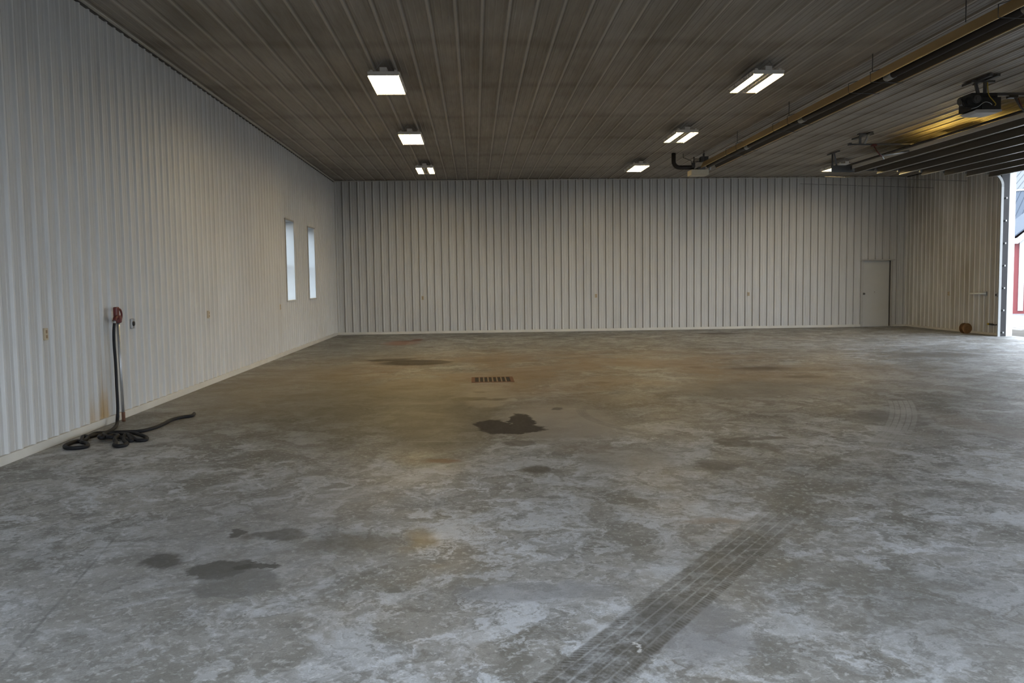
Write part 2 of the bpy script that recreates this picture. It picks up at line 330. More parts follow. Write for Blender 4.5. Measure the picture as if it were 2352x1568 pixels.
    # saw cut and scraped lines
    def line(x0, y0, x1, y1, w, c, k):
        L = math.hypot(x1-x0, y1-y0); ex, ey = (x1-x0)/L, (y1-y0)/L
        a, b = n.math('SUBTRACT', X, x0), n.math('SUBTRACT', Y, y0)
        ss = n.math('ADD', n.math('MULTIPLY', a, ex), n.math('MULTIPLY', b, ey))
        tt = n.math('ABSOLUTE', n.math('ADD', n.math('SUBTRACT', n.math('MULTIPLY', a, ey), n.math('MULTIPLY', b, ex)), n.math('MULTIPLY', n.math('SUBTRACT', fine, 0.5), w)))
        mk = n.math('MULTIPLY', n.rng(tt, w*0.3, w, 1, 0), n.math('MULTIPLY', n.rng(ss, 0, 0.15), n.rng(ss, L-0.2, L, 1, 0)))
        mk = n.math('MULTIPLY', mk, n.rng(n.noise(p, 3.1, 4), 0.3, 0.6, 0.3, 1))
        blend(mk, c, k)
    line(-1.95, 3.3, -2.3, 5.5, 0.012, (0.12, 0.12, 0.12), 0.5)
    line(-3.0, 5.0, -2.3, 7.0, 0.014, (0.34, 0.35, 0.37), 0.5)
    line(-3.4, 8.55, 0.9, 8.24, 0.02, (0.36, 0.36, 0.36), 0.45)
    line(1.2, 8.75, 6.2, 8.98, 0.02, (0.33, 0.33, 0.33), 0.35)
    line(0.42, 3.62, 0.62, 3.58, 0.006, (0.6, 0.6, 0.6), 0.8)
    line(0.1, 3.95, 0.05, 4.35, 0.006, (0.42, 0.42, 0.42), 0.6)
    blend(ell(0.675, 3.565, 0.03, 0.012, 0.5, 1.4, warpf, 0.9), (0.75, 0.75, 0.75), 0.9)
    blend(ell(0.70, 3.505, 0.018, 0.03, 0.5, 1.4, warpf), (0.75, 0.75, 0.75), 0.9)
    # paint chips and grit
    vd = n.voro(p, 9.0); chip = n.rng(n.math('ADD', vd, n.math('MULTIPLY', fine, 0.05)), 0.045, 0.06, 1, 0)
    vc = n.voro(p, 9.0, 'Color'); pick = n.rng(n.sep(vc)[0], 0.62, 0.64)
    blend(n.math('MULTIPLY', chip, pick), (0.52, 0.53, 0.54), 0.75)
    vd2 = n.voro(p, 34.0); chip2 = n.rng(vd2, 0.07, 0.10, 1, 0); pick2 = n.rng(n.sep(n.voro(p, 34.0, 'Color'))[0], 0.80, 0.82)
    blend(n.math('MULTIPLY', chip2, pick2), (0.42, 0.43, 0.44), 0.6)
    blend(n.rng(fine, 0.35, 0.65), (0.26, 0.26, 0.26), 0.12)
    blend(n.rng(grit, 0.35, 0.65, 1, 0), (0.07, 0.07, 0.07), 0.18)
    rough = n.rng(mid, 0.3, 0.7, 0.42, 0.66)
    rough = n.math('ADD', rough, n.math('MULTIPLY', pud, 0.2))
    nb = n.bump(n.math('ADD', fine, n.math('MULTIPLY', mid, 2.0)), 0.12, 0.004)
    return n.bsdf(col, rough, 0, n.math('SUBTRACT', 0.36, n.math('MULTIPLY', wet, 0.22)), nb)
M['concrete'] = concrete()

# ------------------------------------------------------------------ mesh helpers
class MB:
    def __init__(s): s.bm = bmesh.new()
    def box(s, c, size, rot=None, bevel=0.0, mi=0):
        r = bmesh.ops.create_cube(s.bm, size=1.0); vs = r['verts']
        for v in vs: v.co = Vector((v.co.x*size[0], v.co.y*size[1], v.co.z*size[2]))
        if bevel:
            es = list({e for v in vs for e in v.link_edges})
            b = bmesh.ops.bevel(s.bm, geom=es, offset=bevel, segments=2, affect='EDGES', profile=0.5)
            vs = list({v for f in b['faces'] for v in f.verts} | {v for v in vs if v.is_valid})
        if rot is not None:
            for v in vs: v.co = rot @ v.co
        for v in vs: v.co += Vector(c)
        for f in {f for v in vs for f in v.link_faces}: f.material_index = mi
        return s
    def b2(s, a, b, **k):
        return s.box([(a[i]+b[i])/2 for i in range(3)], [abs(b[i]-a[i]) for i in range(3)], **k)
    def tube(s, pts, r, seg=10, caps=True, mi=0, closed=False):
        pts = [Vector(q) for q in pts]; n = len(pts); rs = r if isinstance(r, (list, tuple)) else [r]*n
        rings = []; T = (pts[1]-pts[0]).normalized()
        a = Vector((0, 0, 1)) if abs(T.z) < 0.9 else Vector((1, 0, 0))
        U = T.cross(a).normalized()
        for i, q in enumerate(pts):
            if closed: t = (pts[(i+1) % n]-pts[i-1]).normalized()
            elif i == 0: t = T
            elif i == n-1: t = (pts[-1]-pts[-2]).normalized()
            else: t = (pts[i+1]-pts[i-1]).normalized()
            U = (U - t*U.dot(t)); U = U.normalized() if U.length > 1e-6 else t.orthogonal().normalized()
            V = t.cross(U)
            rings.append([s.bm.verts.new(q + (U*math.cos(2*PI*k/seg) + V*math.sin(2*PI*k/seg))*rs[i]) for k in range(seg)])
        for i in range(n if closed else n-1):
            A, B = rings[i], rings[(i+1) % n]
            for k in range(seg):
                f = s.bm.faces.new((A[k], A[(k+1) % seg], B[(k+1) % seg], B[k])); f.smooth = True; f.material_index = mi
        if caps and not closed:
            for R in (rings[0][::-1], rings[-1]): s.bm.faces.new(R).material_index = mi
        return s
    def quad(s, a, b, c, d, mi=0):
        f = s.bm.faces.new([s.bm.verts.new(Vector(q)) for q in (a, b, c, d)]); f.material_index = mi; return s
    def prism(s, poly, v, mi=0):
        """extrude a 3D polygon along vector v"""
        v = Vector(v); A = [s.bm.verts.new(Vector(q)) for q in poly]; B = [s.bm.verts.new(Vector(q)+v) for q in poly]
        n = len(poly)
        s.bm.faces.new(A).material_index = mi; s.bm.faces.new(B[::-1]).material_index = mi
        for i in range(n): s.bm.faces.new((A[i], B[i], B[(i+1) % n], A[(i+1) % n])).material_index = mi
        return s
    def lathe(s, origin, axis, prof, seg=20, mi=0):
        """prof: list of (distance along axis, radius)"""
        O = Vector(origin); A = Vector(axis).normalized(); U = A.orthogonal().normalized(); V = A.cross(U); rings = []
        for d, r in prof:
            rings.append([s.bm.verts.new(O + A*d + (U*math.cos(2*PI*k/seg)+V*math.sin(2*PI*k/seg))*max(r, 1e-4)) for k in range(seg)])
        for i in range(len(rings)-1):
            for k in range(seg):
                f = s.bm.faces.new((rings[i][k], rings[i][(k+1) % seg], rings[i+1][(k+1) % seg], rings[i+1][k])); f.material_index = mi
        s.bm.faces.new(rings[0][::-1]).material_index = mi; s.bm.faces.new(rings[-1]).material_index = mi
        return s
    def build(s, name, mats, parent=None, loc=None):
        bmesh.ops.recalc_face_normals(s.bm, faces=s.bm.faces)
        me = bpy.data.meshes.new(name); 
        o = bpy.data.objects.new(name, me); C.objects.link(o)
        P0 = Vector(parent.get('_p', (0, 0, 0))) if parent else Vector((0, 0, 0))
        if parent is not None:
            o.parent = parent; off = ORI.get(parent.name, Vector((0, 0, 0)))
            s.bm.transform(Matrix.Translation(-off)); ORI[o.name] = off
        elif loc is not None:
            s.bm.transform(Matrix.Translation(-Vector(loc))); o.location = loc; ORI[o.name] = Vector(loc)
        s.bm.to_mesh(me); s.bm.free()
        for mm in (mats if isinstance(mats, (list, tuple)) else [mats]): me.materials.append(mm)
        return o
ORI = {}   # world offset of each thing's own origin; parts are written in world coordinates
def tag(o, label, cat, group=None):
    o['label'] = label; o['category'] = cat
    if group: o['group'] = group
    return o
def thing(name, label, cat, loc, group=None):
    o = bpy.data.objects.new(name, None); C.objects.link(o); o.location = loc; o.empty_display_size = 0.1
    ORI[o.name] = Vector(loc); return tag(o, label, cat, group)
def struct(o): o['kind'] = 'structure'; return o
def sthing(name, loc):
    o = bpy.data.objects.new(name, None); C.objects.link(o); o.location = loc; ORI[o.name] = Vector(loc); return struct(o)
def copy_tree(o, parent=None):
    c = o.copy(); C.objects.link(c)
    if parent: c.parent = parent
    for ch in [k for k in bpy.data.objects if k.parent == o]: copy_tree(ch, c)
    return c
def smooth_path(pts, step=4):
    out = []; P_ = [Vector(q) for q in pts]; n = len(P_)
    for i in range(n-1):
        p0, p1, p2, p3 = P_[max(i-1, 0)], P_[i], P_[i+1], P_[min(i+2, n-1)]
        for k in range(step):
            t = k/step
            out.append(0.5*((2*p1)+(-p0+p2)*t+(2*p0-5*p1+4*p2-p3)*t*t+(-p0+3*p1-3*p2+p3)*t**3))
    out.append(P_[-1]); return out

# ------------------------------------------------------------------ room shell
XL, XR, D, H = -4.2186, 13.482, 26.126, 4.66
YF = -0.7                       # front wall, behind the camera
S = 0.2286
def rib_profile(a, b, spacing, off, rh, rb, rt, minors, extra=()):
    """breakpoints (s, h) of ribbed sheet between a and b; h rises into the room"""
    def h(s):
        u = (s-off) % spacing; u = u if u < spacing/2 else u-spacing
        v = abs(u)
        if v <= rt/2: return rh
        if v <= rb/2: return rh*(rb/2-v)/(rb/2-rt/2)
        for mpos in minors:
            w = abs((s-off) % spacing - mpos)
            if w <= 0.006: return 0.004
            if w <= 0.011: return 0.004*(0.011-w)/0.005
        return 0.0
    ks = set()
    k0 = math.floor((a-off)/spacing)-1; k1 = math.ceil((b-off)/spacing)+1
    for k in range(k0, k1+1):
        c = off+k*spacing
        for d in (-rb/2, -rt/2, rt/2, rb/2): ks.add(round(c+d, 5))
        for mp in minors:
            for d in (-0.011, -0.006, 0.006, 0.011): ks.add(round(c+mp+d, 5))
    ks |= {a, b} | set(extra)
    ks = sorted(x for x in ks if a <= x <= b)
    return [(x, h(x)) for x in ks]
def ribbed(name, prof, place, z0, z1, holes, mat):
    """place(s, h, t) -> point; t is the long direction of the ribs"""
    mb = MB()
    for (s0, h0), (s1, h1) in zip(prof, prof[1:]):
        if s1-s0 < 1e-5: continue
        c = (s0+s1)/2; spans = [(z0, z1)]
        for (a, b, u, v) in holes:
            if a < c < b:
                ns = []
                for (p_, q_) in spans:
                    if u > p_: ns.append((p_, min(u, q_)))
                    if v < q_: ns.append((max(v, p_), q_))
                spans = [x for x in ns if x[1]-x[0] > 1e-4]
        for (p_, q_) in spans: mb.quad(place(s0, h0, p_), place(s1, h1, p_), place(s1, h1, q_), place(s0, h0, q_))
    bmesh.ops.remove_doubles(mb.bm, verts=mb.bm.verts, dist=1e-5)
    return struct(mb.build(name, mat))
RIB = dict(rh=0.026, rb=0.060, rt=0.026, minors=(0.076, 0.152))
WIN = [(19.31, 20.20, 1.205, 3.01), (21.87, 22.76, 1.20, 3.00)]
DOOR = (12.10, 12.99, 0.0, 2.06)
OPEN = (10.4, 21.20, 0.0, 4.27)     # the big overhead door opening in the right wall
FO = (-3.4, 7.5, 0.0, 3.2)          # open doorway behind the camera

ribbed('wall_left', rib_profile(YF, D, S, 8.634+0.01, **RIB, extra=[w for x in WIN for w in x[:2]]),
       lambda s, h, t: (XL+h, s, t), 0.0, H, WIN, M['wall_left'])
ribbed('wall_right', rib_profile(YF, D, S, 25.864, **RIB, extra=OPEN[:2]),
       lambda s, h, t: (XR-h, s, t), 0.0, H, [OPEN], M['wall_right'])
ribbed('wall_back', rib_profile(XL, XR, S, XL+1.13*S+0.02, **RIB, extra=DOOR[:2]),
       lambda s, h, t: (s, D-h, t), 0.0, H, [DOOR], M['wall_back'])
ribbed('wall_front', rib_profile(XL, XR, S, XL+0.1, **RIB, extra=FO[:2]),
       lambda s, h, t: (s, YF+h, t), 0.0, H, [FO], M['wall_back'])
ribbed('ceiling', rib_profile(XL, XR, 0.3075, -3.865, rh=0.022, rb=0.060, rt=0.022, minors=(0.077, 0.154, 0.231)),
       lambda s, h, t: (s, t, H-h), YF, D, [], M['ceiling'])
fb = MB(); fb.b2((XL-0.25, YF-0.3, -0.12), (XR+0.30, D+0.2, 0.0)); struct(fb.build('floor', M['concrete']))
# outer shell so that no daylight leaks around the thin liner
ob = MB()
ob.b2((XL-0.3, YF-0.3, H+0.05), (XR+0.3, D+0.3, H+0.12))
struct(ob.build('trim_roof_deck', M['trim']))

# base trims and top trims
def strip(name, a, b, mat=M['trim'], bevel=0.004): mb = MB(); mb.b2(a, b, bevel=bevel); return struct(mb.build(name, mat))
strip('baseboard_left', (XL, YF, 0), (XL+0.035, D, 0.085))
strip('baseboard_back', (XL, D-0.035, 0), (DOOR[0]-0.06, D, 0.075))
strip('baseboard_back_corner', (DOOR[1]+0.09, D-0.035, 0), (XR, D, 0.06))
strip('baseboard_right', (XR-0.03, OPEN[1]+0.02, 0), (XR, D, 0.06))
strip('trim_1', (XL+0.03, YF, H-0.035), (XL+0.075, D, H-0.022))
strip('trim_2', (XL, YF, H-0.05), (XL+0.03, D, H-0.035), M['trim_dark'])
strip('trim_3', (XL, D-0.05, H-0.04), (XR, D-0.02, H-0.022))
strip('trim_4', (XR-0.05, YF, H-0.045), (XR-0.02, D, H-0.022), M['trim_dark'])
strip('trim_5', (XL, D-0.03, 0.06), (XL+0.03, D, H-0.05))
strip('trim_6', (XR-0.03, D-0.03, 0.06), (XR, D, H-0.05))

# windows: deep white reveals, frame, meeting rail, panes
for i, (y0, y1, z0, z1) in enumerate(WIN):
    w = sthing('window_%d' % (i+1), (XL, (y0+y1)/2, z0)); dp = 0.30
    mb = MB()
    mb.b2((XL-dp, y1, z0-0.02), (XL+0.012, y1+0.02, z1+0.02)); mb.b2((XL-dp, y0-0.02, z0-0.02), (XL+0.012, y0, z1+0.02))
    mb.b2((XL-dp, y0, z1), (XL+0.012, y1, z1+0.02)); mb.build('reveal', M['window_vinyl'], w)
    mb = MB(); mb.b2((XL-dp, y0, z0-0.03), (XL+0.035, y1+0.03, z0)); mb.build('sill', M['trim'], w)
    x = XL-dp+0.03; mid = z0+(z1-z0)*0.44; mb = MB()
    for a, b in (((y0, z0), (y0+0.05, z1)), ((y1-0.05, z0), (y1, z1)), ((y0, z0), (y1, z0+0.05)), ((y0, z1-0.05), (y1, z1)), ((y0, mid-0.03), (y1, mid+0.03))):
        mb.b2((x-0.03, a[0], a[1]), (x+0.03, b[0], b[1]))
    mb.build('window_frame', M['window_vinyl'], w)
    for (a, b) in ((z0+0.05, mid-0.03), (mid+0.03, z1-0.05)):
        mb = MB(); mb.b2((x-0.004, y0+0.05, a), (x+0.004, y1-0.05, b)); mb.build('pane', M['glass'], w)
    mb = MB(); mb.b2((XL+0.0, y0-0.035, z0-0.03), (XL+0.028, y0, z1+0.03)); mb.b2((XL, y0-0.035, z1), (XL+0.028, y1+0.02, z1+0.03)); mb.build('casing', M['trim_dark'] if False else M['door_casing'], w)

# personnel door in the back wall
d = sthing('door_1', ((DOOR[0]+DOOR[1])/2, D, 0))
x0, x1, _, z1 = DOOR
mb = MB()
mb.b2((x0-0.07, D-0.045, 0), (x0, D+0.09, z1+0.03), bevel=0.004); mb.b2((x1, D-0.03, 0), (x1+0.05, D+0.09, z1+0.03), bevel=0.004)
mb.b2((x0-0.08, D-0.07, z1), (x1+0.10, D+0.09, z1+0.035), bevel=0.004); mb.build('door_frame', M['door_casing'], d)
mb = MB(); mb.b2((x0+0.005, D+0.03, 0.012), (x1-0.03, D+0.075, z1-0.01), bevel=0.003); sl = mb.build('door_slab', M['door_paint'], d)
mb = MB(); mb.b2((x1-0.028, D+0.01, 0.0), (x1, D+0.085, z1)); mb.build('weatherstrip', M['trim_dark'], d)
mb = MB(); mb.lathe((x0+0.045, D+0.03, 1.03), (0, -1, 0), [(0, 0.035), (0.01, 0.035), (0.012, 0.014), (0.04, 0.014), (0.045, 0.028), (0.07, 0.030), (0.082, 0.015)], 14)
mb.build('door_knob', M['dark_steel'], sl)
mb = MB(); mb.lathe((x0+0.40, D+0.03, 1.08), (0, -1, 0), [(0, 0.012), (0.006, 0.010)], 10); mb.build('peephole', M['rust'], sl)
mb = MB(); mb.b2((x0-0.01, D-0.03, 0), (x1, D+0.10, 0.014)); mb.build('threshold', M['steel'], d)
mb = MB(); mb.b2((x0-0.1, D+0.09, 0), (x1+0.1, D+0.12, z1+0.1)); mb.build('backing', M['door_casing'], d)

# big opening: white outer return, dark stop board with brackets
ye = OPEN[1]
strip('trim_7', (XR+0.03, ye-0.10, -0.02), (XR+0.20, ye, OPEN[3]), M['jamb_white'], 0.006)
strip('trim_8', (XR+0.005, OPEN[0], 0), (XR+0.30, OPEN[0]+0.1, OPEN[3]), M['jamb_white'], 0.006)
strip('trim_9', (XR+0.005, OPEN[0], OPEN[3]-0.02), (XR+0.30, ye, OPEN[3]+0.06), M['jamb_white'], 0.006)
strip('trim_10', (XR-0.19, ye-0.12, 0), (XR+0.025, ye-0.08, OPEN[3]+0.15), M['jamb_dark'], 0.004)

# ------------------------------------------------------------------ outside
g = MB(); g.b2((-60, -60, -0.30), (90, 120, -0.13)); 
for o_ in [tag(g.build('snowy_ground', M['snow']), 'bright snowy yard with bare dirt patches beyond the open door', 'ground')]: o_['kind'] = 'structure'
# apron right outside the big door
g = MB(); g.b2((XR+0.30, -2, -0.14), (XR+2.0, 26, -0.02)); o_ = struct(g.build('trim_apron', M['snow']))
# barns
def rot2(o, ang, pts): 
    c, s_ = math.cos(ang), math.sin(ang); return [(o[0]+c*x-s_*y, o[1]+s_*x+c*y, z) for x, y, z in pts]
def barn():
    O = (23.35, 36.0); ang = math.radians(-18)
    t = thing('barn', 'red barn with white corner post and grey roof seen through the open door', 'barn', (O[0], O[1], -0.13))
    W, L, Hh, R = 6.0, 3.6, 2.95, 5.6
    mb = MB(); mb.prism(rot2(O, ang, [(-0.9, 0, -0.13), (W, 0, -0.13), (W, 0, Hh), (W/2, 0, R), (0.1, 0, Hh), (-0.9, 0, Hh)]), rot2((0, 0), ang, [(0, L, 0)])[0])
    mb.build('barn_wall', M['barn_red'], t)
    mb = MB(); mb.prism(rot2(O, ang, [(0.18, -0.05, 0.0), (0.38, -0.05, 0.0), (0.38, -0.05, 3.15), (0.18, -0.05, 2.98)]), rot2((0, 0), ang, [(0, 0.06, 0)])[0])
    mb.build('corner_trim', M['barn_white'], t)
    mb = MB(); mb.prism(rot2(O, ang, [(-1.2, -0.3, Hh-0.06), (0.05, -0.3, Hh-0.06), (W/2, -0.3, R-0.05), (W/2, -0.3, R+0.16), (0.0, -0.3, Hh+0.18), (-1.2, -0.3, Hh+0.1)]), rot2((0, 0), ang, [(0, 0.12, 0)])[0])
    mb.build('fascia', M['barn_white'], t)
    # roof with standing ribs
    mb = MB()
    mb.prism(rot2(O, ang, [(-0.3, -0.3, Hh+0.12), (W/2, -0.3, R+0.18), (W+0.3, -0.3, Hh+0.12), (W+0.3, -0.3, Hh+0.06), (W/2, -0.3, R+0.10), (-0.3, -0.3, Hh+0.06)]), rot2((0, 0), ang, [(0, L+0.6, 0)])[0])
    mb.build('roof', M['barn_roof'], t)
barn()
def big_barn():
    O = (26.6, 47.5); ang = math.radians(-52)
    t = thing('barn', 'large barn with ribbed grey metal roof behind the red wall', 'barn', (O[0], O[1], -0.13))
    prof = [(0, 0, 3.0), (0, 1.0, 3.9), (0, 3.6, 6.3), (0, 9.0, 9.2)]
    W = 9
    A = rot2(O, ang, [(-6, y, z) for _, y, z in prof]); B = rot2(O, ang, [(W, y, z) for _, y, z in prof])
    for k, (nm, mt) in enumerate((('lower_roof', M['barn_roof']), ('middle_roof', M['barn_roof']), ('upper_roof', M['barn_roof_sky_lit']))):
        mb = MB(); mb.quad(A[k], B[k], B[k+1], A[k+1])
        v = (Vector(A[k+1])-Vector(A[k])); wdir = (Vector(B[0])-Vector(A[0])).normalized(); nn = wdir.cross(v).normalized()
        if nn.z < 0: nn = -nn
        q = 0.0
        while q < W+6:
            a = Vector(A[k])+wdir*q
            mb.prism([a, a+wdir*0.05, a+wdir*0.05+nn*0.035, a+nn*0.035], v); q += 0.30
        mb.build(nm, mt, t)
    for k in (1, 2):
        mb = MB(); mb.tube([Vector(A[k])+Vector((0, 0, 0.05)), Vector(B[k])+Vector((0, 0, 0.05))], 0.06, 6); mb.build('flashing', M['barn_white'], t)
    mb = MB(); mb.prism(rot2(O, ang, [(-6, 0.3, -0.13), (W, 0.3, -0.13), (W, 0.3, 3.2), (-6, 0.3, 3.2)]), rot2((0, 0), ang, [(0, 0.3, 0)])[0]); mb.build('barn_wall', M['barn_red'], t)
big_barn()

# ------------------------------------------------------------------ light fixtures
ZB = 4.445; FL, FW = 1.24, 0.43
def fixture(lit, ballast_gap):
    t = thing('light_fixture', 'x', 'light', (0, 0, ZB))
    mb = MB(); z = ZB
    mb.b2((-FW/2, -FL/2, z), (FW/2, -FL/2+0.02, z+0.055), bevel=0.003); mb.b2((-FW/2, FL/2-0.02, z), (FW/2, FL/2, z+0.055), bevel=0.003)
    mb.b2((-FW/2-0.003, -FL/2+0.02, z-0.012), (-FW/2, FL/2-0.02, z+0.058)); mb.b2((FW/2, -FL/2+0.02, z-0.012), (FW/2+0.003, FL/2-0.02, z+0.058))
    mb.build('housing', M['fixture'], t)
    mb = MB(); mb.b2((-0.05, -FL/2+0.01, z+0.058), (0.05, FL/2-0.01, z+0.115), bevel=0.004); mb.build('ballast_cover', M['fixture'], t)
    mb = MB(); p_ = FW/6
    mb.b2((-FW/2, -FL/2+0.01, z+0.052), (FW/2, FL/2-0.01, z+0.058))
    for k in range(7):                                                   # ridges between the tubes
        c = -FW/2+p_*k
        mb.prism([(c-0.014, -FL/2+0.02, z+0.053), (c+0.014, -FL/2+0.02, z+0.053), (c, -FL/2+0.02, z+0.004)], (0, FL-0.04, 0))
    mb.build('reflector', M['fixture_dim'], t)
    for k in range(6):
        c = -FW/2+p_*(k+0.5)
        mb = MB(); mb.tube([(c, -FL/2+0.03, z+0.026), (c, FL/2-0.03, z+0.026)], 0.0125 if not lit[k] else 0.019, 8)
        mb.build('lamp_tube', M['lamp'] if lit[k] else M['fixture'], t)
    for sy in (-1, 1):                                                   # wire V-hangers
        mb = MB(); y = sy*(FL/2-0.09)
        for sx in (-1, 1): mb.tube([(sx*0.15, y, z+0.055), (0.02*sx, y, H-0.002)], 0.003, 5)
        mb.build('hanger_wire', M['steel'], t)
    for sx in (-1, 1):
        for sy in (-1, 1):
            mb = MB(); mb.b2((sx*0.17-0.02, sy*(FL/2-0.05)-0.02, z+0.055), (sx*0.17+0.02, sy*(FL/2-0.05)+0.02, z+0.085), bevel=0.003)
            mb.build('end_clip', M['fixture'], t)
    return t
A6 = fixture([1]*6, 0); GAP = fixture([1, 1, 0, 0, 1, 1], 1); R5 = fixture([0, 1, 1, 1, 1, 1], 0)
FIX = [(-1.225, 12.75, A6, 'bright high-bay light with six glowing tubes, nearest in the left row'),
       (-1.225, 17.52, A6, 'bright high-bay light with six glowing tubes, middle of the left row'),
       (-1.225, 22.40, GAP, 'high-bay light with two dark centre tubes, farthest in the left row'),
       (4.21, 12.72, GAP, 'high-bay light with a dark centre strip, nearest in the middle row'),
       (4.24, 17.47, GAP, 'high-bay light with a dark centre strip, second in the middle row'),
       (4.26, 22.28, R5, 'high-bay light with its left tube out, farthest in the middle row beside the duct elbow'),
       (9.70, 22.55, A6, 'high-bay light half hidden behind the end of the door track'),
       (10.15, 17.60, A6, 'high-bay light glowing on the ceiling above the raised door, far one'),
       (10.15, 12.72, A6, 'high-bay light glowing on the ceiling above the raised door, near one')]
for (x, y, src, lab) in FIX:
    o = copy_tree(src); o.location = (x, y, ZB); tag(o, lab, 'light', 'high-bay fluorescent lights')
for src in (A6, GAP, R5):
    for ch in [k for k in bpy.data.objects if k.parent == src]: bpy.data.objects.remove(ch)
    bpy.data.objects.remove(src)

# ------------------------------------------------------------------ tube heater
HX, HZ, HY0, HY1 = 5.585, 4.285, 6.3, 20.95
t = thing('tube_heater', 'long black radiant tube heater with gold-lit reflector hung from ceiling', 'heater', (HX+0.16, 13.5, HZ))
def hz(y): return HZ + 0.0
sec_out = [(0, 0), (0.075, 0.145), (0.325, 0.145), (0.40, 0)]
mb = MB()
for a, b in zip(sec_out, sec_out[1:]):
    mb.quad((HX+a[0], HY0, HZ+a[1]), (HX+a[0], HY1, HZ+a[1]), (HX+b[0], HY1, HZ+b[1]), (HX+b[0], HY0, HZ+b[1]))
for sx in (0, 1):
    x = HX+0.40*sx; mb.b2((x-0.006, HY0, HZ-0.012), (x+0.006, HY1, HZ+0.002))
mb.build('reflector', M['reflector'], t)
mb = MB(); sec_in = [(0.006, 0.0), (0.08, 0.138), (0.32, 0.138), (0.394, 0.0)]
for a, b in zip(sec_in, sec_in[1:]):
    mb.quad((HX+a[0], HY0, HZ+a[1]), (HX+a[0], HY1, HZ+a[1]), (HX+b[0], HY1, HZ+b[1]), (HX+b[0], HY0, HZ+b[1]))
mb.build('reflector_lining', M['heater_in'], t)
mb = MB(); mb.tube([(HX+0.20, HY0, HZ+0.045), (HX+0.20, HY1, HZ+0.045)], 0.05, 14); tb = mb.build('burner_tube', M['heater_tube'], t)
for y in (8.75, 11.75, 14.9, 17.9):
    mb = MB(); mb.tube([(HX+0.20, y-0.10, HZ+0.045), (HX+0.20, y+0.10, HZ+0.045)], 0.057, 14); mb.build('coupling', M['steel'], tb)
for y in (8.95, 11.86, 12.55, 15.02, 15.75, 17.98, 18.7):
    mb = MB(); mb.tube([(HX-0.03, y, HZ+0.12), (HX-0.03, y, HZ-0.015), (HX+0.43, y, HZ-0.03), (HX+0.43, y, HZ+0.10)], 0.005, 6)
    mb.tube([(HX-0.03, y, HZ+0.12), (HX+0.10, y+0.0, HZ+0.16), (HX+0.30, y, HZ+0.16), (HX+0.43, y, HZ+0.10)], 0.005, 6)
    mb.build('hanger', M['dark_steel'], t)
for y in (9.6, 11.86, 15.02, 17.98, 20.6):
    mb = MB(); mb.tube([(HX+0.0, y, H-0.005), (HX+0.0, y, HZ+0.13)], 0.006, 6); mb.build('hanger_rod', M['dark_steel'], t)
mb = MB(); mb.b2((5.37, 20.95, 4.115), (5.80, 21.35, 4.25), bevel=0.01); bb = mb.build('burner_box', M['cream'], t)
mb = MB(); mb.b2((5.52, 20.88, 4.245), (5.70, 21.2, 4.30), bevel=0.006); mb.build('gas_valve', M['dark_steel'], bb)
mb = MB(); mb.lathe((5.84, 21.0, 4.24), (0, 0, 1), [(0, 0.03), (0.07, 0.03), (0.075, 0.02)], 10); mb.build('blower_motor', M['steel'], bb)
mb = MB(); arc = [(4.95, 21.05, H+0.02), (4.95, 21.05, 4.46)]
for k in range(1, 7):
    a = k/6*PI/2; arc.append((4.95+0.15*(1-math.cos(a)), 21.05, 4.46-0.15*math.sin(a)))
arc += [(5.45, 21.05, 4.31)]
mb.tube(arc, 0.052, 14); mb.build('flue_duct', M['heater_tube'], t)
mb = MB(); mb.tube([(5.20, 21.1, H-0.01), (5.20, 21.1, 4.56), (5.40, 21.1, 4.48), (5.43, 21.1, 4.30)], 0.008, 6)
mb.tube([(5.445, 21.0, 4.56), (5.445, 21.0, 4.25)], 0.014, 6); mb.b2((5.39, 20.98, 4.30), (5.47, 21.04, 4.42)); mb.build('gas_pipe', M['dark_steel'], t)
mb = MB(); mb.b2((5.60, 20.9, 4.44), (5.78, 21.1, 4.56), bevel=0.006)
for k in range(4): mb.tube([(5.47+0.04*k, 20.95, 4.42), (5.47+0.04*k, 20.95, 4.52)], 0.008, 6)
mb.tube([(5.40, 21.0, 4.44), (5.65, 21.0, 4.44)], 0.010, 6); mb.b2((5.66, 20.96, 4.55), (5.70, 21.0, H)); mb.build('vent_bracket', M['dark_steel'], t)

# ------------------------------------------------------------------ raised overhead door
def dz(x): return 4.27-0.038*(x-9.47)           # underside of the sections
DY0, DY1 = 10.5, 20.98
t = thing('overhead_door', 'dark sectional overhead door raised flat under the ceiling at right', 'garage door', (11.4, 13.3, 4.3))
for k in range(7):
    x0 = 9.44+0.57*k; x1 = x0+0.562
    mb = MB(); a0, a1 = dz(x0), dz(x1)
    mb.prism([(x0, DY0, a0), (x1, DY0, a1), (x1, DY0, a1+0.045), (x0, DY0, a0+0.045)], (0, DY1-DY0, 0))
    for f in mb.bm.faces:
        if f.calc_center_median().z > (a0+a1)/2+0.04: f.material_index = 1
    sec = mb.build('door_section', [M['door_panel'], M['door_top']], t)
    for y in [DY0+0.4+1.7*j for j in range(9)] + [DY1-0.03]:
        mb = MB(); mb.prism([(x0+0.02, y-0.03, a0-0.004), (x1-0.02, y-0.03, a1-0.004), (x1-0.02, y-0.03, a1+0.001), (x0+0.02, y-0.03, a0+0.001)], (0, 0.06, 0))
        mb.build('stile', M['dark_steel'], sec)
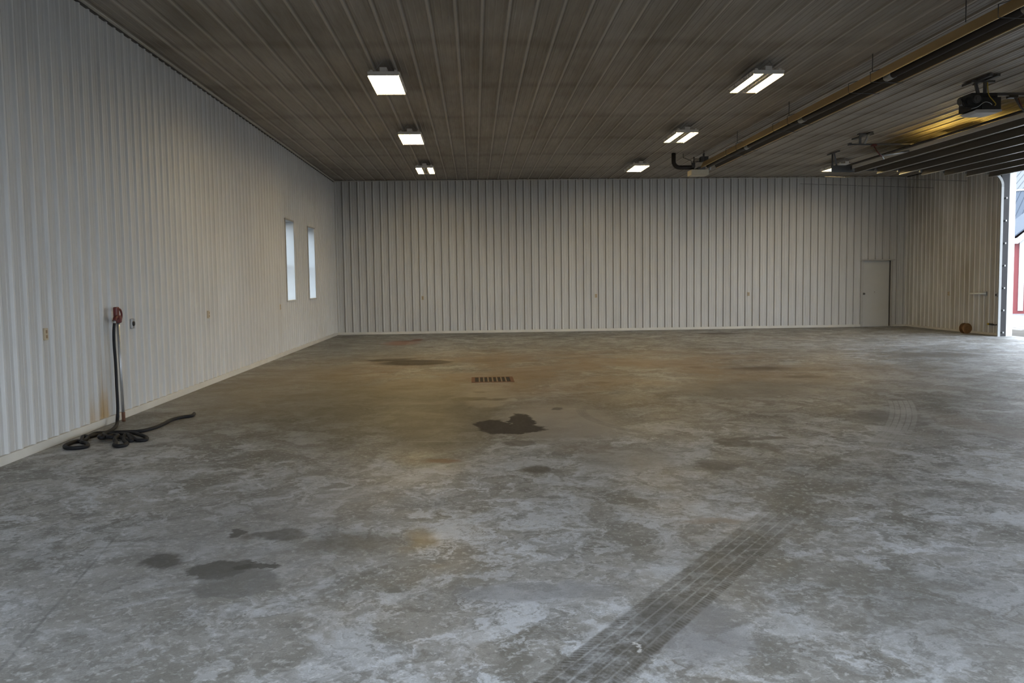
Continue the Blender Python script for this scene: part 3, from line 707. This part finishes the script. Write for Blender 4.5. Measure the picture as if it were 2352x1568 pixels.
for k in range(7):                                # deep reinforcing struts, each with a bright bottom lip
    x = 9.47+0.57*k; z = dz(x)
    mb = MB(); mb.b2((x, DY0, z-0.135), (x+0.004, DY1, z)); mb.b2((x, DY0, z-0.004), (x+0.05, DY1, z)); st = mb.build('strut', M['door_panel'], t)
    mb = MB(); mb.b2((x-0.012, DY0, z-0.141), (x+0.03, DY1, z-0.135)); mb.b2((x-0.012, DY0, z-0.141), (x-0.009, DY1, z-0.130)); mb.build('strut_lip', M['strut_edge'], st)
    mb = MB(); mb.b2((x-0.05, DY1-0.02, z-0.07), (x+0.02, DY1+0.03, z-0.01), bevel=0.004); mb.tube([(x-0.02, DY1, z-0.04), (x-0.02, DY1+0.12, z-0.04)], 0.008, 6)
    mb.lathe((x-0.02, DY1+0.07, z-0.04), (0, 1, 0), [(0, 0.024), (0.02, 0.024)], 12); mb.build('roller_hinge', M['steel'], t)
mb = MB(); x = 9.40; z = dz(9.4)
mb.b2((x, DY0, z-0.03), (x+0.045, DY1, z+0.05), bevel=0.008); mb.build('bottom_rail', simple('door_edge_grey', (0.58, 0.56, 0.52), 0.5), t)
mb = MB(); mb.tube([(x-0.005, DY0, z+0.075), (x-0.005, DY1+0.6, z+0.075)], 0.024, 10); mb.build('bottom_seal', M['jamb_dark'], t)
mb = MB(); mb.b2((9.44, DY1-0.01, dz(9.44)-0.02), (13.2, DY1+0.02, dz(9.44)+0.03)); mb.build('end_cap', M['dark_steel'], t)

# far door track
t = thing('door_track', 'steel overhead door track curving down beside the dark jamb at right', 'track', (13.3, 21.08, 0))
mb = MB(); zc = 4.20; Rr = 0.38; prof = []
pts = [(13.30, 21.04, 0.0), (13.30, 21.04, zc-Rr-0.05)]
for k in range(1, 9):
    a = k/8*PI/2; pts.append((13.30-Rr*(1-math.cos(a)), 21.03, zc-Rr-0.05+Rr*math.sin(a)))
for a, b in zip(pts, pts[1:]):
    a_, b_ = Vector(a), Vector(b); dd = (b_-a_).normalized(); nn = Vector((dd.z, 0, -dd.x))*0.032
    mb.prism([a_-nn, a_+nn, b_+nn, b_-nn], (0, 0.04, 0))
mb.build('vertical_track', simple('track_pale_steel', (0.33, 0.34, 0.34), 0.45, 0.2), t)
mb = MB(); mb.b2((8.93, 21.06, 4.20), (13.0, 21.10, 4.30)); mb.b2((8.93, 21.04, 4.30), (9.52, 21.12, 4.335)); mb.b2((8.93, 21.09, 4.17), (9.51, 21.10, 4.21)); mb.build('horizontal_track', M['dark_steel'], t)
mb = MB(); mb.b2((8.90, 20.65, H-0.045), (8.95, 21.3, H-0.018)); mb.b2((8.93, 21.08, 4.28), (8.97, 21.10, H-0.03)); 
mb.prism([(8.93, 20.98, H-0.03), (8.97, 20.98, H-0.03), (9.10, 21.1, 4.28), (9.06, 21.1, 4.28)], (0, 0.012, 0)); mb.build('track_hanger', M['dark_steel'], t)
for k in range(7):
    z = 0.08+0.565*k
    mb = MB(); mb.b2((13.385, 21.02, z), (13.415, 21.08, z+0.04), bevel=0.003); mb.build('jamb_bracket', M['steel'], t)
# plain rail far along the door
t = thing('trolley_rail', 'thin steel rail with hanging arm and red handle above the far part of the door', 'rail', (9.0, 18.2, 4.4))
mb = MB(); mb.b2((8.09, 18.18, 4.385), (13.3, 18.22, 4.415)); mb.b2((8.07, 18.16, 4.38), (8.13, 18.24, 4.43)); mb.build('rail', M['dark_steel'], t)
mb = MB(); mb.b2((8.45, 18.0, H-0.055), (8.52, 18.9, H-0.018)); mb.b2((8.30, 18.19, 4.41), (8.35, 18.21, H-0.02)); mb.b2((8.28, 18.15, H-0.06), (8.60, 18.25, H-0.03)); mb.build('ceiling_bracket', M['dark_steel'], t)
mb = MB(); mb.prism([(8.40, 18.17, 4.41), (8.44, 18.17, 4.41), (8.53, 18.17, H-0.05), (8.49, 18.17, H-0.05)], (0, 0.05, 0)); mb.build('bracket_arm', M['steel'], t)
mb = MB(); mb.tube([(8.62, 18.2, 4.38), (8.70, 18.2, 4.25), (8.80, 18.18, 4.13)], 0.012, 6); mb.b2((8.58, 18.16, 4.36), (8.68, 18.24, 4.40)); mb.build('release_cord', M['red'], t)
mb = MB(); mb.tube([(8.78, 18.2, 4.15), (9.42, 18.2, 4.26)], 0.022, 8); mb.tube([(8.74, 18.2, 4.24), (8.86, 18.2, 4.08)], 0.016, 6); mb.build('door_arm', M['steel'], t)

# opener
OY = 13.3
t = thing('door_opener', 'black motorised door opener with pulleys and pale lower cover under ceiling', 'door opener', (8.08, OY, 4.12))
mb = MB(); mb.b2((7.86, OY, 4.165), (8.285, OY+0.36, 4.43), bevel=0.012); mb.b2((8.02, OY-0.02, 4.17), (8.33, OY+0.02, 4.36), bevel=0.006); body = mb.build('motor_case', M['black'], t)
mb = MB(); mb.prism([(7.93, OY-0.03, 4.165), (8.34, OY-0.03, 4.165), (8.34, OY-0.03, 4.135), (8.27, OY-0.03, 4.115), (7.96, OY-0.03, 4.115), (7.88, OY-0.03, 4.14)], (0, 0.40, 0)); mb.build('lower_cover', M['cream'] if False else simple('opener_grey_cover', (0.42, 0.41, 0.40), 0.4), t)
for (x, z, r, nm, mt) in ((7.935, 4.325, 0.062, 'pulley', M['dark_steel']), (7.785, 4.27, 0.075, 'pulley', M['black'])):
    mb = MB(); mb.lathe((x, OY, z), (0, -1, 0), [(0, r), (0.015, r), (0.017, r*0.85), (0.03, r*0.85), (0.032, r), (0.045, r), (0.046, r*0.45), (0.06, r*0.4)], 24); mb.build(nm, mt, t)
mb = MB(); mb.lathe((7.70, OY+0.08, 4.31), (1, 0, 0), [(0, 0.05), (0.02, 0.068), (0.16, 0.068), (0.18, 0.05)], 20); mb.build('motor', M['dark_steel'], t)
mb = MB(); mb.tube([(7.70, OY, 4.33), (7.74, OY-0.04, 4.20), (7.95, OY-0.05, 4.205)], 0.008, 6); mb.build('belt', M['rubber'], t)
mb = MB(); mb.tube(smooth_path([(7.83, OY-0.05, 4.17), (7.93, OY-0.06, 4.20), (8.03, OY-0.07, 4.27), (8.12, OY-0.06, 4.26), (8.17, OY-0.04, 4.235)]), 0.005, 6); mb.build('grey_wire', M['steel'], t)
mb = MB(); mb.tube(smooth_path([(8.10, OY-0.02, H-0.03), (8.10, OY-0.03, 4.50), (8.11, OY-0.05, 4.38), (8.17, OY-0.06, 4.30), (8.23, OY-0.04, 4.25), (8.22, OY-0.03, 4.22)]), 0.008, 6); mb.build('power_cord', M['yellow'], t)
mb = MB(); mb.b2((7.93, OY-0.35, H-0.055), (7.98, OY+0.4, H-0.018)); mb.b2((8.05, OY-0.35, H-0.055), (8.10, OY+0.3, H-0.018)); mb.b2((7.84, OY-0.03, H-0.075), (8.22, OY+0.02, H-0.045)); mb.build('ceiling_strut', M['dark_steel'], t)
for x, dx_ in ((7.90, 0.05), (8.06, 0.0)):
    mb = MB(); mb.prism([(x, OY, H-0.06), (x+0.045, OY, H-0.06), (x+0.045+dx_, OY, 4.42), (x+dx_, OY, 4.42)], (0, 0.03, 0)); mb.build('hanger_strap', M['dark_steel'], t)
mb = MB(); mb.b2((8.28, OY+0.0, 4.385), (13.35, OY+0.05, 4.43)); mb.build('rail', M['dark_steel'], t)
mb = MB(); mb.tube([(8.28, OY-0.01, 4.375), (13.3, OY-0.01, 4.375)], 0.006, 6); mb.build('chain', M['steel'], t)
mb = MB(); mb.b2((8.46, OY-0.03, 4.345), (8.60, OY+0.07, 4.39), bevel=0.004); mb.build('trolley', M['black'], t)
mb = MB(); mb.tube([(8.56, OY, 4.36), (8.66, OY, 4.20), (8.74, OY, 4.13), (9.40, OY, 4.24)], 0.018, 8); mb.build('door_arm', M['dark_steel'], t)
mb = MB(); mb.tube([(8.60, OY-0.02, 4.34), (8.67, OY-0.03, 4.19)], 0.007, 6); mb.build('release_cord', M['red'], t)

# ------------------------------------------------------------------ hydrant and hose
HXp, HYp = -4.11, 9.97
t = thing('hydrant', 'red frost-free yard hydrant on a galvanised pipe against the left wall', 'hydrant', (HXp, HYp, 0))
mb = MB(); mb.tube([(HXp, HYp+0.04, 0.0), (HXp, HYp, 1.17)], 0.017, 12); mb.build('standpipe', M['steel'], t)
mb = MB(); mb.tube([(HXp, HYp+0.04, 0), (HXp, HYp+0.037, 0.11)], 0.020, 12); mb.build('rusty_collar', M['rust'], t)
mb = MB()
mb.lathe((HXp, HYp, 1.145), (0, 0, 1), [(0, 0.025), (0.01, 0.042), (0.05, 0.047), (0.075, 0.040), (0.09, 0.033)], 14)
mb.box((HXp, HYp-0.03, 1.265), (0.045, 0.085, 0.135), bevel=0.012)
mb.tube(smooth_path([(HXp, HYp-0.02, 1.20), (HXp+0.01, HYp-0.07, 1.215), (HXp+0.02, HYp-0.115, 1.205), (HXp+0.02, HYp-0.135, 1.175)]), 0.024, 10)
mb.build('valve_head', M['red'], t)
mb = MB(); mb.tube(smooth_path([(HXp, HYp+0.02, 1.31), (HXp, HYp+0.085, 1.295), (HXp, HYp+0.115, 1.24), (HXp, HYp+0.09, 1.18), (HXp, HYp+0.03, 1.155)]), 0.012, 8); mb.build('lever_handle', M['red'], t)
mb = MB(); mb.tube([(HXp+0.02, HYp-0.135, 1.18), (HXp+0.02, HYp-0.14, 1.145)], 0.016, 10); mb.build('hose_coupling', M['steel'], t)
sx, sy = HXp+0.02, HYp-0.14
pile = [(-4.033, 9.618), (-3.96, 9.345), (-3.948, 9.143), (-4.037, 9.104), (-4.026, 8.936), (-3.959, 8.656), (-4.027, 8.664), (-4.048, 8.536), (-4.021, 8.386), (-3.936, 8.295), (-3.844, 8.305), (-3.804, 8.362), (-3.836, 8.47), (-3.901, 8.562), (-3.959, 8.612), (-4.039, 8.799), (-4.085, 8.92), (-4.061, 8.94), (-4.013, 8.888), (-3.982, 9.026), (-3.903, 9.137), (-3.774, 9.135), (-3.606, 9.029), (-3.46, 8.87), (-3.376, 8.768), (-3.353, 8.653), (-3.442, 8.663), (-3.562, 8.813), (-3.718, 8.995), (-3.785, 8.955), (-3.813, 8.728), (-3.875, 8.826), (-3.872, 9.013), (-3.711, 8.876), (-3.657, 8.666), (-3.588, 8.527), (-3.558, 8.418), (-3.494, 8.348), (-3.447, 8.384), (-3.466, 8.492), (-3.56, 8.655), (-3.624, 8.866), (-3.475, 8.645), (-3.517, 8.65), (-3.66, 8.801), (-3.727, 8.718), (-3.916, 9.018), (-3.864, 9.145), (-3.735, 9.142), (-3.621, 9.178), (-3.559, 9.297), (-3.527, 9.449), (-3.524, 9.64), (-3.534, 9.945), (-3.472, 10.129), (-3.40, 10.218), (-3.425, 10.39)]
pz = []
for i, (x, y) in enumerate(pile):
    deep = min(1.0, max(0.0, 1-math.hypot((x+3.72)/0.30, (y-8.88)/0.30)))
    loops = 0.018+deep*0.055*(0.5+0.5*math.sin(i*1.7)) if 14 < i < 50 else 0.018
    pz.append((x, y, loops))
hose = [(sx, sy, 1.15), (sx-0.005, sy-0.015, 1.05), (sx-0.01, sy-0.01, 0.9), (sx+0.0, sy-0.02, 0.7), (sx+0.005, sy-0.03, 0.45), (sx+0.01, sy-0.04, 0.2), (sx+0.012, sy-0.07, 0.05)] + pz
mb = MB(); hp = smooth_path(hose, 5); mb.tube(hp, [0.0165 if q.z > 0.12 else 0.0195 for q in hp], 10)
tag(mb.build('hose', M['rubber']), 'black rubber hose hanging from hydrant and piled in loops on the floor', 'hose')

# ------------------------------------------------------------------ outlets
def outlet(x, y, z, ax, lab, kind='duplex'):
    """ax: direction out of the wall"""
    nrm = Vector(ax); side = Vector((0, 0, 1)).cross(nrm); o0 = Vector((x, y, z)); U = Vector((0, 0, 1))
    R = Matrix((side, nrm, U)).transposed()
    t = thing('wall_outlet', lab, 'outlet', tuple(o0), 'wall outlets')
    mb = MB(); mb.box(o0+nrm*0.013, (0.072, 0.026, 0.118), rot=R, bevel=0.003)
    pl = mb.build('cover_plate', M['ivory'] if kind == 'duplex' else M['steel'], t)
    if kind == 'duplex':
        for s_ in (-1, 1):
            mb = MB(); mb.box(o0+nrm*0.027+U*0.024*s_, (0.030, 0.004, 0.032), rot=R, bevel=0.001); mb.build('socket', M['tan'], t)
    elif kind == 'round':
        mb = MB(); mb.lathe(o0+nrm*0.02, nrm, [(0, 0.030), (0.016, 0.030), (0.02, 0.026)], 16); mb.build('socket', M['black'], t)
    else:
        mb = MB(); mb.box(o0+nrm*0.03, (0.03, 0.02, 0.06), rot=R); mb.build('switch', M['black'], t)
for (y, z, lab, kind) in ((8.50, 1.11, 'ivory wall outlet on the left wall left of the hydrant', 'duplex'),
                          (10.62, 1.11, 'steel wall outlet with round black socket just right of the hydrant', 'round'),
                          (13.62, 1.107, 'rust-stained wall outlet on the left wall between hydrant and windows', 'duplex'),
                          (18.58, 1.078, 'small far outlet on left wall below and left of the windows', 'duplex')):
    outlet(XL, y, z, (1, 0, 0), lab, kind)
for (x, z, lab) in ((-1.594, 1.093, 'ivory outlet on back wall nearest the left corner'), (3.73, 1.085, 'ivory outlet on back wall, the middle of three'), (8.489, 1.073, 'ivory outlet on back wall, the one nearest the door')):
    outlet(x, D, z, (0, -1, 0), lab)
outlet(XR, 23.68, 1.051, (-1, 0, 0), 'brownish outlet on right wall near the corner')
outlet(XR, 21.45, 1.049, (-1, 0, 0), 'dark switch on right wall beside the door track', 'switch')
# bar latch and strap on the right wall
t = thing('slide_bolt', 'pale metal slide bolt reaching along the right wall at waist height', 'bolt', (XR, 22.2, 1.08))
mb = MB(); mb.tube([(XR-0.07, 22.55, 1.07), (XR-0.07, 21.85, 1.08)], 0.022, 8); mb.build('bolt_bar', M['jamb_white'], t)
mb = MB(); mb.b2((XR-0.045, 21.86, 1.02), (XR, 21.98, 1.13), bevel=0.004); mb.build('mounting_plate', M['steel'], t)
t = thing('strap', 'dark strap with yellow tip low on the right wall by the door track', 'strap', (XR-0.03, 21.55, 0.28))
mb = MB(); mb.tube([(XR-0.05, 21.30, 0.29), (XR-0.05, 21.42, 0.275), (XR-0.05, 21.52, 0.28), (XR-0.05, 21.65, 0.283)], [0.024, 0.010, 0.022, 0.022], 8); mb.build('webbing', M['jamb_dark'], t)
mb = MB(); mb.tube([(XR-0.05, 21.65, 0.283), (XR-0.05, 21.74, 0.283)], 0.026, 8); mb.build('tip', M['yellow'], t)
# spool
ax = Vector((0.10, -1, 0)).normalized()
t = thing('spool', 'round brown spool standing on the floor against the right wall', 'spool', (13.27, 22.3, 0))
base = Vector((13.19, 22.42, 0.141))
mb = MB(); mb.lathe(base, ax, [(0, 0.14), (0.02, 0.14)], 28); mb.build('flange', M['spool'], t)
mb = MB(); mb.lathe(base+ax*0.13, ax, [(0, 0.139), (0.012, 0.14), (0.02, 0.132), (0.022, 0.11), (0.028, 0.108), (0.03, 0.085), (0.022, 0.082), (0.022, 0.05), (0.03, 0.045), (0.032, 0.02)], 28); mb.build('flange', M['spool_wind'], t)
mb = MB(); mb.lathe(base+ax*0.02, ax, [(0, 0.105), (0.12, 0.105)], 28); mb.build('winding', M['spool'], t)

# ------------------------------------------------------------------ floor drain
dx0, dx1, dy0, dy1 = -0.055, 0.575, 13.20, 13.87
t = thing('floor_drain', 'rusty slotted floor drain grate set in the concrete', 'drain', ((dx0+dx1)/2, (dy0+dy1)/2, 0))
mb = MB(); mb.b2((dx0, dy0, 0.0), (dx1, dy1, 0.003)); mb.build('drain_shade_plate', M['pit_shade'], t)  # flat plate; the shade inside the drain is only its dark colour
mb = MB()
for a, b in (((dx0-0.02, dy0-0.03), (dx1+0.02, dy0+0.03)), ((dx0-0.02, dy1-0.03), (dx1+0.02, dy1+0.03)), ((dx0-0.02, dy0), (dx0+0.035, dy1)), ((dx1-0.035, dy0), (dx1+0.02, dy1))):
    mb.b2((a[0], a[1], 0.001), (b[0], b[1], 0.006))
mb.build('frame', M['rust'], t)
tanrust = simple('worn_grate_bar', (0.20, 0.145, 0.095), 0.7, var=0.25, scale=20)
for k in range(1, 8):
    x = dx0+0.035+(dx1-dx0-0.07)*k/8
    mb = MB(); mb.b2((x-0.011, dy0+0.02, 0.002), (x+0.011, dy1-0.02, 0.007)); mb.build('grate_bar', tanrust, t)
